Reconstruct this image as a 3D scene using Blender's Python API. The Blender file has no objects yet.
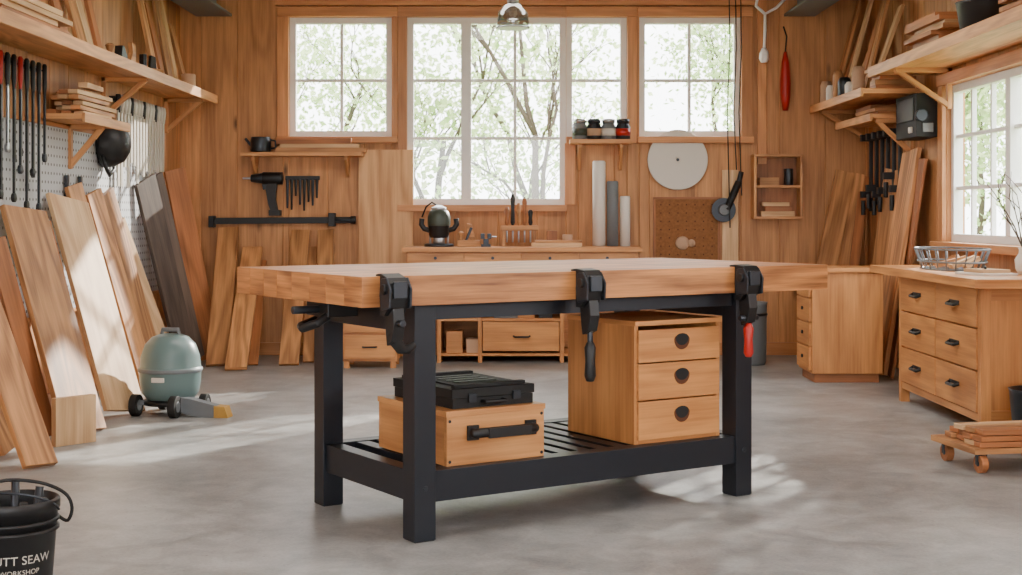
import bpy, math, random
from mathutils import Vector, Matrix
random.seed(7)
F=1400.0; YH=215.0; CX=511.0; H=1.1
XL=-2.6; XR=2.8; YB=11.0; CZ=3.1; YF=-3.0
def pt(px,py,Y): return Vector(((px-CX)/F*Y, Y, H-(py-YH)/F*Y))
def fl(px,py):
    Y=H*F/(py-YH); return Vector(((px-CX)/F*Y,Y,0))
def wl(px,py,X):
    Y=X*F/(px-CX); return Vector((X,Y,H-(py-YH)*Y/F))
def lin(c):
    o=[]
    for k in c:
        k=k/255.0
        o.append(k/12.92 if k<=0.04045 else ((k+0.055)/1.055)**2.4)
    return (o[0],o[1],o[2],1.0)

# ---------------------------------------------------------------- materials
class NT:
    def __init__(s,name):
        s.m=bpy.data.materials.new(name); s.m.use_nodes=True
        s.t=s.m.node_tree; s.t.nodes.clear()
        s.out=s.n('ShaderNodeOutputMaterial')
    def n(s,ty,**k):
        nd=s.t.nodes.new(ty)
        for a,b in k.items(): setattr(nd,a,b)
        return nd
    def l(s,a,b): s.t.links.new(a,b)
    def math(s,op,a,b=None,c=None):
        nd=s.n('ShaderNodeMath',operation=op)
        for i,x in enumerate((a,b,c)):
            if x is None: continue
            if isinstance(x,(int,float)): nd.inputs[i].default_value=x
            else: s.l(x,nd.inputs[i])
        return nd.outputs[0]
    def comb(s,x,y,z):
        nd=s.n('ShaderNodeCombineXYZ')
        for i,q in enumerate((x,y,z)):
            if isinstance(q,(int,float)): nd.inputs[i].default_value=q
            else: s.l(q,nd.inputs[i])
        return nd.outputs[0]
    def noise(s,vec,scale=1,detail=2,rough=.5,dist=0):
        nd=s.n('ShaderNodeTexNoise'); s.l(vec,nd.inputs['Vector'])
        nd.inputs['Scale'].default_value=scale; nd.inputs['Detail'].default_value=detail
        nd.inputs['Roughness'].default_value=rough; nd.inputs['Distortion'].default_value=dist
        return nd.outputs[0]
    def mix(s,f,a,b,mode='MIX'):
        nd=s.n('ShaderNodeMix',data_type='RGBA',blend_type=mode)
        for i,x in ((0,f),(6,a),(7,b)):
            if isinstance(x,(int,float)): nd.inputs[i].default_value=x
            elif isinstance(x,tuple): nd.inputs[i].default_value=x
            else: s.l(x,nd.inputs[i])
        return nd.outputs[2]
    def ramp(s,v,a,b,c=0,d=1):
        r=s.n('ShaderNodeMapRange'); s.l(v,r.inputs[0])
        for i,x in enumerate((a,b,c,d)): r.inputs[i+1].default_value=x
        return r.outputs[0]
    def bsdf(s,col,rough=.5,metal=0,bump=None,bs=.2,bd=.002,spec=None):
        b=s.n('ShaderNodeBsdfPrincipled')
        if isinstance(col,tuple): b.inputs['Base Color'].default_value=col
        else: s.l(col,b.inputs['Base Color'])
        if isinstance(rough,(int,float)): b.inputs['Roughness'].default_value=rough
        else: s.l(rough,b.inputs['Roughness'])
        b.inputs['Metallic'].default_value=metal
        if spec is not None: b.inputs['Specular IOR Level'].default_value=spec
        if bump is not None:
            bp=s.n('ShaderNodeBump'); bp.inputs['Strength'].default_value=bs; bp.inputs['Distance'].default_value=bd
            s.l(bump,bp.inputs['Height']); s.l(bp.outputs[0],b.inputs['Normal'])
        s.l(b.outputs[0],s.out.inputs[0]); return b
def wood(name,light,dark,rough=.5,ring=9,ringw=.45,knots=False,tv=.35,fib=.9,fs=70):
    s=NT(name); uv=s.n('ShaderNodeUVMap'); sp=s.n('ShaderNodeSeparateXYZ'); s.l(uv.outputs[0],sp.inputs[0])
    u,v=sp.outputs[0],sp.outputs[1]
    at=s.n('ShaderNodeAttribute',attribute_name='tint'); t=at.outputs['Fac']
    A=s.noise(s.comb(s.math('MULTIPLY',u,.7),s.math('MULTIPLY',v,4.5),s.math('MULTIPLY',t,37)),1,1.5)
    A=s.math('MULTIPLY_ADD',s.math('SINE',s.math('MULTIPLY',A,ring*6.28)),.5,.5)
    B=s.noise(s.comb(s.math('MULTIPLY',u,2.5),s.math('MULTIPLY',v,fs),t),1,3,.65)
    C=s.noise(s.comb(s.math('MULTIPLY',u,1.3),s.math('MULTIPLY',v,7),s.math('MULTIPLY',t,11)),1,4,.6)
    fac=s.math('ADD',s.math('ADD',s.math('MULTIPLY',A,ringw*.65),s.math('MULTIPLY',B,fib)),s.math('MULTIPLY',C,1.0))
    fac=s.math('SUBTRACT',fac,.5*fib+.5+ringw*.325-.42)
    cl=s.n('ShaderNodeClamp'); s.l(fac,cl.inputs[0])
    col=s.mix(cl.outputs[0],lin(light),lin(dark))
    if knots:
        vo=s.n('ShaderNodeTexVoronoi'); s.l(s.comb(s.math('MULTIPLY',u,1.1),s.math('MULTIPLY',v,3.0),s.math('MULTIPLY',t,5)),vo.inputs['Vector'])
        vo.inputs['Scale'].default_value=1.4
        k=s.ramp(vo.outputs['Distance'],.03,.12,.85,0)
        dk=tuple(x*.3 for x in lin(dark)[:3])+(1,)
        col=s.mix(k,col,dk)
    br=s.math('ADD',s.math('MULTIPLY',t,tv),1-tv*.5)
    hs=s.n('ShaderNodeHueSaturation'); s.l(col,hs.inputs['Color']); s.l(br,hs.inputs['Value'])
    s.bsdf(hs.outputs[0],rough,0,B,.25,.0015)
    return s.m
def plain(name,c,rough=.5,metal=0,var=.12,scale=30,spec=None):
    s=NT(name); tc=s.n('ShaderNodeTexCoord')
    nz=s.noise(tc.outputs['Object'],scale,3)
    c1=lin(c); c2=tuple(x*(1-var) for x in c1[:3])+(1,)
    s.bsdf(s.mix(nz,c1,c2),rough,metal,nz,.08,.001,spec)
    return s.m
W_wall=wood('wall_pine',(220,158,102),(140,90,50),.55,6,.4,True,.26)
W_trim=wood('trim_pine',(222,156,98),(156,96,50),.45,6,.35)
W_ceil=wood('ceiling_pine',(215,170,124),(165,115,75),.6)
W_shelf=wood('shelf_pine',(226,166,108),(156,100,56),.5)
W_pale=wood('plank_pale',(230,194,148),(172,126,82),.6,6,.5,False,.3)
W_oak=wood('plank_oak',(210,152,98),(120,76,42),.55,9,.75,False,.4)
W_red=wood('plank_cedar',(190,122,74),(110,66,36),.55,7,.5,False,.4)
W_ply=wood('plywood',(232,182,128),(176,120,72),.55,5,.8,False,.2)
W_dark=wood('plank_weathered',(112,96,84),(54,46,42),.6,8,.4,False,.5)
W_top=wood('benchtop_wood',(218,148,86),(108,60,30),.46,9,.6,False,.12,1.5,60)
W_cab=wood('cabinet_wood',(222,156,92),(154,94,48),.42,6,.5,False,.2)
W_box=wood('toolbox_wood',(218,156,96),(152,94,48),.45,5,.5,False,.2)
M_blk=plain('black_steel',(33,38,46),.42,.3)
M_blkp=plain('black_plastic',(20,20,22),.48)
M_gun=plain('gunmetal',(60,64,70),.38,.7)
M_steel=plain('brushed_steel',(185,188,192),.3,.9)
M_grey=plain('grey_plastic',(112,118,122),.5)
M_white=plain('white_paint',(238,238,236),.45,0,.03)
M_disc=plain('white_disc',(224,218,208),.6,0,.06,8)
M_teal=plain('teal_enamel',(104,128,128),.32,0,.06,6)
M_green=plain('green_enamel',(62,72,62),.4)
M_red=plain('red_plastic',(180,30,22),.4)
M_yel=plain('yellow_plastic',(190,146,66),.5)
M_hole_shade=plain('painted_hole_shade',(92,50,24),.8)  # dark brown standing in for the shade inside holes
M_dgrey=plain('beam_grey',(112,118,124),.5,.2)
M_ivory=plain('ivory_steel',(204,198,186),.4,.2)
M_cork=plain('cork_board',(166,110,64),.85,0,.6,60)
M_clay=plain('clay',(196,160,130),.7)
M_rub=plain('black_rubber',(18,18,18),.7)
M_cord=plain('cord',(40,38,36),.7)
M_bark=plain('bark',(88,78,66),.9,0,.4,12)
M_grass=plain('grass',(140,165,96),.9,0,.4,3)
def conc():
    s=NT('concrete_floor'); tc=s.n('ShaderNodeTexCoord'); g=tc.outputs['Object']
    a=s.noise(g,.8,6,.62,.6); b=s.noise(g,6,7,.72,.5); c=s.noise(g,90,2)
    d=s.noise(g,2.2,6,.65,1.4)
    f=s.math('ADD',s.math('MULTIPLY',a,.5),s.math('ADD',s.math('MULTIPLY',b,.55),s.math('MULTIPLY',c,.15)))
    col=s.mix(s.ramp(f,.46,.74),lin((116,118,118)),lin((180,181,179)))
    col=s.mix(s.ramp(d,.52,.68,0,.38),col,lin((96,97,97)))
    sp=s.n('ShaderNodeTexVoronoi'); s.l(g,sp.inputs['Vector']); sp.inputs['Scale'].default_value=16
    col=s.mix(s.ramp(sp.outputs['Distance'],.04,.09,.5,0),col,lin((84,84,82)))
    rr=s.math('MULTIPLY_ADD',b,.4,.2)
    s.bsdf(col,rr,0,b,.2,.004); return s.m
M_floor=conc()
def peg():
    s=NT('pegboard'); uv=s.n('ShaderNodeUVMap'); sp=s.n('ShaderNodeSeparateXYZ'); s.l(uv.outputs[0],sp.inputs[0])
    d=[]
    for o in (sp.outputs[0],sp.outputs[1]):
        f=s.math('FRACT',s.math('MULTIPLY',o,20)); f=s.math('SUBTRACT',f,.5); d.append(s.math('MULTIPLY',f,f))
    q=s.math('LESS_THAN',s.math('ADD',d[0],d[1]),.03)
    s.bsdf(s.mix(q,lin((190,192,194)),lin((60,58,56))),.5); return s.m
M_peg=peg()
def glass(name,fac,tint=(1,1,1,1)):
    s=NT(name); t=s.n('ShaderNodeBsdfTransparent'); t.inputs[0].default_value=tint
    g=s.n('ShaderNodeBsdfGlossy'); g.inputs['Roughness'].default_value=.03
    m=s.n('ShaderNodeMixShader'); m.inputs[0].default_value=fac
    s.l(t.outputs[0],m.inputs[1]); s.l(g.outputs[0],m.inputs[2]); s.l(m.outputs[0],s.out.inputs[0]); return s.m
M_glass=glass('window_glass',.04); M_glass2=glass('lamp_glass',.3,(.75,.78,.78,1))
def leafm():
    s=NT('leaves'); at=s.n('ShaderNodeAttribute',attribute_name='tint')
    c=s.mix(at.outputs['Fac'],lin((210,222,176)),lin((140,170,104)))
    d=s.n('ShaderNodeBsdfDiffuse'); t=s.n('ShaderNodeBsdfTranslucent'); s.l(c,d.inputs[0]); s.l(c,t.inputs[0])
    m=s.n('ShaderNodeMixShader'); m.inputs[0].default_value=.5
    s.l(d.outputs[0],m.inputs[1]); s.l(t.outputs[0],m.inputs[2]); s.l(m.outputs[0],s.out.inputs[0]); return s.m
M_leaf=leafm()

# ---------------------------------------------------------------- mesh builder
class Mesh:
    def __init__(s,name):
        s.name=name; s.V=[]; s.Fc=[]; s.MI=[]; s.UV=[]; s.TI=[]; s.SM=[]; s.mats=[]; s.T=Matrix.Identity(4)
    def mi(s,mat):
        if mat not in s.mats: s.mats.append(mat)
        return s.mats.index(mat)
    def add(s,vs,fs,mat,uvs=None,smooth=False,tint=None,M=None):
        o=len(s.V); T=s.T if M is None else s.T@M
        s.V+= [T@Vector(v) for v in vs]
        k=s.mi(mat); ti=random.random() if tint is None else tint
        for i,f in enumerate(fs):
            s.Fc.append([o+j for j in f]); s.MI.append(k); s.TI.append(ti)
            s.SM.append(smooth[i] if isinstance(smooth,list) else smooth)
            s.UV.append(uvs[i] if uvs else [(vs[j][0],vs[j][2]) for j in f])
    def boxax(s,c,ax,sz,mat,tint=None,g=None):
        c=Vector(c); h=[q/2 for q in sz]; vs=[];loc=[]
        for i in (-1,1):
            for j in (-1,1):
                for k in (-1,1):
                    loc.append((i*h[0],j*h[1],k*h[2])); vs.append(c+ax[0]*i*h[0]+ax[1]*j*h[1]+ax[2]*k*h[2])
        fs=[(0,1,3,2),(4,6,7,5),(0,4,5,1),(2,3,7,6),(0,2,6,4),(1,5,7,3)]
        if ax[0].cross(ax[1]).dot(ax[2])<0: fs=[tuple(reversed(f)) for f in fs]
        nx=[0,0,1,1,2,2]
        if g is None: g=max(range(3),key=lambda i:sz[i])
        ru,rv=random.random()*50,random.random()*50
        uvs=[]
        for f,n in zip(fs,nx):
            r=[a for a in range(3) if a!=n]
            if n==g: a,b=r
            else: a=g; b=[q for q in r if q!=g][0]
            uvs.append([(loc[j][a]+ru,loc[j][b]+rv+n*.37) for j in f])
        s.add(vs,fs,mat,uvs,False,tint)
    def box(s,x0,x1,y0,y1,z0,z1,mat,tint=None,g=None):
        s.boxax(((x0+x1)/2,(y0+y1)/2,(z0+z1)/2),(Vector((1,0,0)),Vector((0,1,0)),Vector((0,0,1))),(abs(x1-x0),abs(y1-y0),abs(z1-z0)),mat,tint,g)
    def bar(s,p,q,w,h,mat,up=(0,0,1),tint=None):
        p=Vector(p);q=Vector(q);d=(q-p); L=d.length; d.normalize(); up=Vector(up)
        if abs(d.dot(up))>.98: up=Vector((0,1,0))
        sd=d.cross(up).normalized(); u2=sd.cross(d)
        s.boxax((p+q)/2,(d,sd,u2),(L,w,h),mat,tint,0)
    def cyl(s,p,q,r,mat,r2=None,n=20,tint=None,caps=True):
        s.tube([p,q],r,mat,n,rr=[r,r if r2 is None else r2],tint=tint,caps=caps)
    def tube(s,pts,r,mat,n=10,rr=None,tint=None,caps=True):
        pts=[Vector(p) for p in pts]; vs=[];N=len(pts); prev=None; us=[0]
        for i in range(1,N): us.append(us[-1]+(pts[i]-pts[i-1]).length)
        for i,p in enumerate(pts):
            d=(pts[min(i+1,N-1)]-pts[max(i-1,0)]).normalized()
            if prev is None:
                a=Vector((0,0,1)) if abs(d.z)<.9 else Vector((1,0,0)); x=d.cross(a).normalized()
            else: x=(prev-d*prev.dot(d)).normalized()
            prev=x; y=d.cross(x); R=rr[i] if rr else r
            for k in range(n):
                t=2*math.pi*k/n; vs.append(p+x*math.cos(t)*R+y*math.sin(t)*R)
        fs=[];uvs=[];sm=[]
        for i in range(N-1):
            for k in range(n):
                k2=(k+1)%n; fs.append((i*n+k,i*n+k2,(i+1)*n+k2,(i+1)*n+k)); sm.append(True)
                uvs.append([(us[i],k*.01),(us[i],(k+1)*.01),(us[i+1],(k+1)*.01),(us[i+1],k*.01)])
        if caps:
            fs.append(tuple(reversed(range(n)))); fs.append(tuple(range((N-1)*n,N*n))); sm+=[False,False]
            for _ in (0,1): uvs.append([(math.cos(k)*.05,math.sin(k)*.05) for k in range(n)])
        s.add(vs,fs,mat,uvs,sm,tint)
    def lathe(s,prof,c,mat,n=32,axis=None,tint=None):
        c=Vector(c); vs=[]
        if axis is None: X,Y,Z=Vector((1,0,0)),Vector((0,1,0)),Vector((0,0,1))
        else:
            Z=Vector(axis).normalized(); a=Vector((0,0,1)) if abs(Z.z)<.9 else Vector((1,0,0)); X=a.cross(Z).normalized(); Y=Z.cross(X)
        for r,z in prof:
            for k in range(n):
                t=2*math.pi*k/n; vs.append(c+X*r*math.cos(t)+Y*r*math.sin(t)+Z*z)
        fs=[];sm=[];uvs=[]
        for i in range(len(prof)-1):
            for k in range(n):
                k2=(k+1)%n; fs.append((i*n+k,i*n+k2,(i+1)*n+k2,(i+1)*n+k)); sm.append(True)
                uvs.append([(prof[i][1],k*.01),(prof[i][1],k*.01+.01),(prof[i+1][1],k*.01+.01),(prof[i+1][1],k*.01)])
        fs.append(tuple(reversed(range(n)))); fs.append(tuple(range((len(prof)-1)*n,len(prof)*n))); sm+=[False,False]
        for _ in (0,1): uvs.append([(math.cos(k)*.05,math.sin(k)*.05) for k in range(n)])
        s.add(vs,fs,mat,uvs,sm,tint)
    def prism(s,poly,o,ax,ay,th,mat,tint=None):
        o=Vector(o);ax=Vector(ax);ay=Vector(ay);nz=ax.cross(ay).normalized(); n=len(poly)
        vs=[o+ax*a+ay*b for a,b in poly]+[o+ax*a+ay*b+nz*th for a,b in poly]
        fs=[tuple(reversed(range(n))),tuple(range(n,2*n))]; uvs=[[poly[j] for j in reversed(range(n))],list(poly)]
        for i in range(n):
            j=(i+1)%n; fs.append((i,j,n+j,n+i)); uvs.append([(0,0),(.1,0),(.1,th),(0,th)])
        s.add(vs,fs,mat,uvs,False,tint)
    def done(s,bevel=.003,seg=2,parent=None):
        mn=Vector((min(v.x for v in s.V),min(v.y for v in s.V),min(v.z for v in s.V)))
        mx=Vector((max(v.x for v in s.V),max(v.y for v in s.V),max(v.z for v in s.V)))
        o=Vector(((mn.x+mx.x)/2,(mn.y+mx.y)/2,mn.z))
        me=bpy.data.meshes.new(s.name); me.from_pydata([v-o for v in s.V],[],s.Fc)
        for m in s.mats: me.materials.append(m)
        me.polygons.foreach_set('material_index',s.MI); me.polygons.foreach_set('use_smooth',s.SM)
        uvl=me.uv_layers.new(name='UVMap'); flat=[c for f in s.UV for p in f for c in p]; uvl.data.foreach_set('uv',flat)
        at=me.attributes.new('tint','FLOAT','FACE'); at.data.foreach_set('value',s.TI)
        me.update(); ob=bpy.data.objects.new(s.name,me); ob.location=o; bpy.context.scene.collection.objects.link(ob)
        if bevel:
            b=ob.modifiers.new('bevel','BEVEL'); b.width=bevel; b.segments=seg; b.limit_method='ANGLE'; b.angle_limit=math.radians(40)
        return ob
EX,EY,EZ=Vector((1,0,0)),Vector((0,1,0)),Vector((0,0,1))

# ---------------------------------------------------------------- room shell
m=Mesh('floor'); m.box(XL-.12,XR+.12,YF-.12,YB+.12,-.1,0,M_floor); m.done(0)
m=Mesh('ceiling')
y=YF
while y<YB+.1:
    m.box(XL-.12,XR+.12,y,min(y+.2,YB+.12),CZ,CZ+.1,W_ceil); y+=.2
m.done(.004,1)
def boardwall(name,axis,a0,a1,p0,p1,z0,z1,ops,bw,mat):
    m=Mesh(name)
    cuts=[a0]; a=a0
    while a<a1-.02: a=min(a+bw*random.uniform(.85,1.15),a1); cuts.append(a)
    base=list(cuts)
    for o in ops:
        for e in (o[0],o[1]): cuts.append(e)
    cuts=sorted(set(cuts)); last=None
    for i in range(len(cuts)-1):
        c0,c1=cuts[i],cuts[i+1]
        if c1-c0<1e-4: continue
        iv=[(z0,z1)]
        for o in ops:
            if o[0]<=c0+1e-5 and o[1]>=c1-1e-5:
                nv=[]
                for q in iv:
                    if o[2]>q[0]: nv.append((q[0],min(o[2],q[1])))
                    if o[3]<q[1]: nv.append((max(o[3],q[0]),q[1]))
                iv=nv
        if c0 in base or last is None: last=random.random()
        for q in iv:
            if q[1]-q[0]<.005: continue
            if axis=='x': m.box(c0,c1,p0,p1,q[0],q[1],mat,last,2)
            else: m.box(p0,p1,c0,c1,q[0],q[1],mat,last,2)
    m.done(.005,1)
def bx(px): return (px-CX)/F*YB
def bz(py): return H-(py-YH)/F*YB
w1=(bx(289),bx(392),bz(137),bz(17)); w2a=(bx(407),bx(566),bz(205),bz(17)); w2b=(bx(566),bx(627),bz(137),bz(17)); w3=(bx(639),bx(741),bz(137),bz(17))
boardwall('wall_back','x',XL-.12,XR+.12,YB,YB+.12,0,CZ,[w1,w2a,w2b,w3],.32,W_wall)
RW=(6.9,9.0,.93,1.93); RW_FILL=(2.2,4.6,.93,1.93)  # second opening: out-of-view window added for fill light
boardwall('wall_right','y',YF-.12,YB,XR,XR+.12,0,CZ,[RW,RW_FILL],.3,W_wall)
LW2=(1.0,3.6,.95,2.1)
boardwall('wall_left','y',YF-.12,YB,XL-.12,XL,0,CZ,[LW2],.34,W_wall)
boardwall('wall_front','x',XL,XR,YF-.12,YF,0,CZ,[(-2.0,2.2,0,2.5)],.32,W_wall)  # doorway opening added behind the camera to let sky fill in
def window(name,axis,P,a0,a1,z0,z1,vs,hs,vsash=()):
    m=Mesh(name); fr=.05; D0,D1=.03,.09
    def B(c0,c1,q0,q1,d0=D0,d1=D1,mat=M_white):
        if axis=='x': m.box(c0,c1,P+d0,P+d1,q0,q1,mat)
        else:
            s_=1 if P>0 else -1
            m.box(P+s_*d0,P+s_*d1,c0,c1,q0,q1,mat)
    B(a0,a0+fr,z0,z1);B(a1-fr,a1,z0,z1);B(a0+fr,a1-fr,z0,z0+fr);B(a0+fr,a1-fr,z1-fr,z1)
    for v in vsash: B(v-.04,v+.04,z0+fr,z1-fr,.02,.09)
    for v in vs: B(v-.012,v+.012,z0+fr,z1-fr,.045,.075)
    for h in hs: B(a0+fr,a1-fr,h-.012,h+.012,.046,.074)
    B(a0+.01,a1-.01,z0+.01,z1-.01,.058,.062,M_glass)
    m.done(.003,1)
window('window_1','x',YB,*w1,[bx(341)],[bz(80)])
window('window_2','x',YB,*w2a,[bx(515)],[bz(80),bz(138)],[bx(466)])
window('window_3','x',YB,*w2b,[],[bz(80)])
window('window_4','x',YB,*w3,[bx(690)],[bz(80)])
window('window_5','y',XR,*RW,[7.25,7.6,8.3,8.65],[1.27,1.6],[7.95])
window('fill_window_6','y',XR,*RW_FILL,[2.8,4.0],[1.27,1.6],[3.4])  # added window beyond the view, lets in fill light
window('window_7','y',XL,*LW2,[1.6,3.0],[1.5],[2.3])
def casing(name,a0,a1,z0,z1,axis,P,wa=.075,wb=.075,th=.03,w=.075):
    m=Mesh(name); s_=-1 if P>0 else 1
    def B(c0,c1,q0,q1,t=th,g=None):
        if axis=='x': m.box(c0,c1,P-t,P,q0,q1,W_trim,None,g)
        else: m.box(min(P,P+s_*t),max(P,P+s_*t),c0,c1,q0,q1,W_trim,None,g)
    B(a0-wa,a0,z0,z1);B(a1,a1+wb,z0,z1);B(a0-wa,a1+wb,z1,z1+w,th+.008)
    B(a0-wa,a1+wb,z0-.05,z0,th+.05)
    m.done(.004)
casing('trim_1',*w1,'x',YB,.09,bx(398)-w1[1])
casing('trim_2',w2a[0],w2a[1],w2a[2],w2a[3],'x',YB,w2a[0]-bx(398.2),.001)
m=Mesh('trim_3'); a0,a1,z0,z1=w2b
m.box(a1,bx(636.8),YB-.03,YB,z0-.05,z1,W_trim); m.box(a0-.01,a0+.075,YB-.034,YB,w2a[2],z0-.05,W_trim); m.box(a0+.002,bx(636.8),YB-.038,YB,z1,z1+.075,W_trim); m.box(a0+.001,a1,YB-.05,YB,z0-.05,z0,W_trim); m.done(.004)
casing('trim_4',*w3,'x',YB,w3[0]-bx(637),.09)
casing('trim_5',*RW,'y',XR,.1,.1); casing('trim_6',*RW_FILL,'y',XR,.09,.09); casing('trim_7',*LW2,'y',XL,.09,.09)
m=Mesh('trim_8'); m.box(bx(276),bx(757),YB-.05,YB,bz(6),bz(-4),W_trim); m.done(.004)
m=Mesh('trim_9'); m.box(bx(757),bx(766),YB-.03,YB,1.5,CZ,W_trim); m.done(.004)
for nm,a in (('baseboard_back',(XL,XR,YB-.02,YB,0,.1)),('baseboard_left',(XL,XL+.02,YF,YB-.021,0,.1)),('baseboard_right',(XR-.02,XR,YF,YB-.021,0,.1))):
    m=Mesh(nm); m.box(*a,W_trim); m.done(.003)
for xa,xb in ((bx(196),bx(232)),(bx(784),bx(815))):
    m=Mesh('ceiling_beam'); m.box(xa,xb,YF,YB,2.66,2.68,M_dgrey); m.box(xa,xb,YF,YB,2.86,2.88,M_dgrey); m.box((xa+xb)/2-.02,(xa+xb)/2+.02,YF,YB,2.68,2.86,M_dgrey)
    for yy in (0,3,6,9): m.box((xa+xb)/2-.03,(xa+xb)/2+.03,yy,yy+.06,2.88,CZ,M_dgrey)
    m.done(.003)

# ---------------------------------------------------------------- workbench
C=Vector((-.481,4.516,0)); th=math.radians(33); BM=Matrix.Translation(C)@Matrix.Rotation(th,4,'Z')
TL,TD=2.10,1.06
m=Mesh('workbench'); m.T=BM
vv=[0,.13,.27,.40,.55,.68,.80,.93,TD]
for i in range(8): m.box(0,TL,vv[i],vv[i+1],.80,.90,W_top,(.5,.1,.8,.4,.95,.2,.6,.35)[i],0)
lw=.041; U0,U1,V0,V1=.265,1.697,.095,.80
for u in (U0,U1):
    for v in (V0,V1):
        m.box(u-lw,u+lw,v-lw,v+lw,.003,.80,M_blk); m.box(u-lw+.003,u+lw-.003,v-lw+.003,v+lw-.003,0,.003,M_blkp)
    m.box(u-.025,u+.025,V0+lw,V1-lw,.70,.80,M_blk)
    m.box(u-.03,u+.03,V0+lw,V1-lw,.13,.235,M_blk)
for v in (V0,V1):
    m.box(U0+lw,U1-lw,v-.02,v+.02,.745,.80,M_blk)
    m.box(U0+lw,U1-lw,v-.035,v+.035,.13,.235,M_blk)
k=U0+.10
while k<U1-.08:
    m.box(k,k+.055,V0+.035,V1-.035,.205,.232,M_blk); k+=.085
for v in (V0,V1):
    for u in (U0,U1): m.cyl((u,v-lw-.004,.18),(u,v-lw,.18),.010,M_gun,n=6)
m.done(.005)
def clamp(u,kind):
    m=Mesh('bench_clamp'); m.T=BM@Matrix.Translation((u,0,0))
    w=.05; h=-.008 if kind=='hook' else 0
    prof=[(.03,.9005),(.03,.906),(.01,.909),(-.004,.910),(-.05,.905+h),(-.068,.888+h),(-.072,.845),(-.06,.80),(-.03,.772),(-.001,.772),(-.001,.9005)]
    m.prism(prof,(-w*.72,0,0),(0,1,0),(0,0,1),w*1.44,M_blkp)
    for a in (-1,1):
        m.prism([(-.078,.80),(-.082,.86),(-.055,.898),(-.02,.894),(-.008,.84),(-.02,.79)],(a*w*.76-.004,0,0),(0,1,0),(0,0,1),.008,M_gun)
        m.cyl((a*w*.7,-.045,.86),(a*w*1.02,-.045,.86),.017,M_blkp,n=16)
    m.box(-w*.5,w*.5,-.08,-.07,.83,.885,M_gun)
    m.prism([(-.062,.80),(-.07,.745),(-.055,.69),(-.02,.675),(-.012,.72),(-.006,.775)],(-w*.42,0,0),(0,1,0),(0,0,1),w*.84,M_blkp)
    if kind=='rod':
        m.cyl((0,-.04,.70),(0,-.04,.62),.010,M_gun,n=12)
        m.lathe([(.014,.51),(.021,.53),(.018,.58),(.021,.63),(.012,.65)],(0,-.04,0),M_blkp,14)
    if kind=='red':
        m.cyl((-.045,-.04,.705),(.045,-.04,.705),.011,M_gun,n=12)
        m.lathe([(.011,.555),(.019,.57),(.016,.62),(.020,.665),(.012,.685)],(0,-.04,0),M_red,14)
    if kind=='hook':
        m.tube([(0,-.035,.72),(.005,-.035,.69),(.025,-.03,.665),(.055,-.025,.66),(.08,-.02,.675)],.017,M_blkp,12,rr=[.024,.022,.019,.016,.012])
        m.cyl((.0,-.05,.75),(.0,-.095,.75),.012,M_gun,n=12)
    m.done(.005)
clamp(.10,'hook'); clamp(.882,'rod'); clamp(1.634,'red')
m=Mesh('bench_vise'); m.T=BM
m.box(.08,.2,.42,.60,.74,.799,M_blkp); m.tube([(.09,.44,.745),(.05,.44,.72),(.02,.5,.70),(.05,.58,.70),(.12,.6,.72)],.016,M_blkp); m.cyl((-.02,.5,.765),(.12,.5,.765),.014,M_gun); m.done(.004)
m=Mesh('drawer_chest'); u0,u1,v0,v1=1.197,1.62,.10,.54; z0,z1=.2355,.70; m.T=BM
t=.018
m.box(u0,u0+t,v0+.01,v1,z0,z1-t,W_cab,.3,2); m.box(u1-t,u1,v0+.01,v1,z0,z1-t,W_cab,.4,2)
m.box(u0-.003,u1+.003,v0,v1,z1-t,z1,W_cab,.6,0); m.box(u0+t,u1-t,v0+.01,v1,z0,z0+t,W_cab,.5,0); m.box(u0+t,u1-t,v1-t,v1,z0+t,z1-t,W_cab,.5,0)
z=z0+.016
for i,h in enumerate([.15,.142,.128]):
    m.box(u0+.012,u1-.012,v0-.002,v0+.02,z,z+h-.006,W_cab,.45+.1*i,0)
    m.box(u0+t,u1-t,v0+.03,v1-.04,z+.01,z+h-.03,W_cab,.5,0)
    cx=(u0+u1)/2+.01; cz=z+h*.62; r=.038
    poly=[(r*math.cos(a),(r*math.sin(a) if math.sin(a)<0 else r*.6*math.sin(a))) for a in [2*math.pi*q/32 for q in range(32)]]
    m.prism(poly,(cx,v0-.0022,cz),(1,0,0),(0,0,1),.0016,M_hole_shade)  # flat disc on the drawer front, hole shade put into its colour
    m.prism([(a*.84,b*.76+.005) for a,b in poly],(cx,v0-.0038,cz+.002),(1,0,0),(0,0,1),.0016,M_rub)  # smaller black disc painting the deeper shade of the pull hole
    z+=h
m.done(.002)
m=Mesh('wooden_toolbox'); u0,u1,v0,v1=.33+.045,.78,.10,.60; z0,z1=.2355,.425; m.T=BM
m.box(u0,u1,v0,v0+.018,z0,z1-.02,W_box,.5,0); m.box(u0,u1,v1-.018,v1,z0,z1-.02,W_box,.5,0)
m.box(u0,u0+.018,v0+.018,v1-.018,z0,z1-.02,W_box,.3,1); m.box(u1-.018,u1,v0+.018,v1-.018,z0,z1-.02,W_box,.3,1)
m.box(u0+.018,u1-.018,v0+.018,v1-.018,z0,z0+.012,W_box,.3,1)
m.box(u0-.004,u1+.004,v0-.004,v1+.004,z1-.02,z1,W_box,.7,0)
zc=.345; ua=u0+.10;ub=u1-.06
m.tube([(ua,v0,zc),(ua,v0-.03,zc),(ua+.02,v0-.042,zc+.003),(ub-.02,v0-.042,zc+.003),(ub,v0-.03,zc),(ub,v0,zc)],.017,M_blkp)
m.box(ua-.02,ua+.025,v0-.012,v0,zc-.026,zc+.026,M_blkp); m.box(ub-.025,ub+.02,v0-.012,v0,zc-.026,zc+.026,M_blkp)
m.box(ua+.035,ub-.035,v0-.062,v0-.052,zc-.016,zc+.018,M_blkp)
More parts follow.
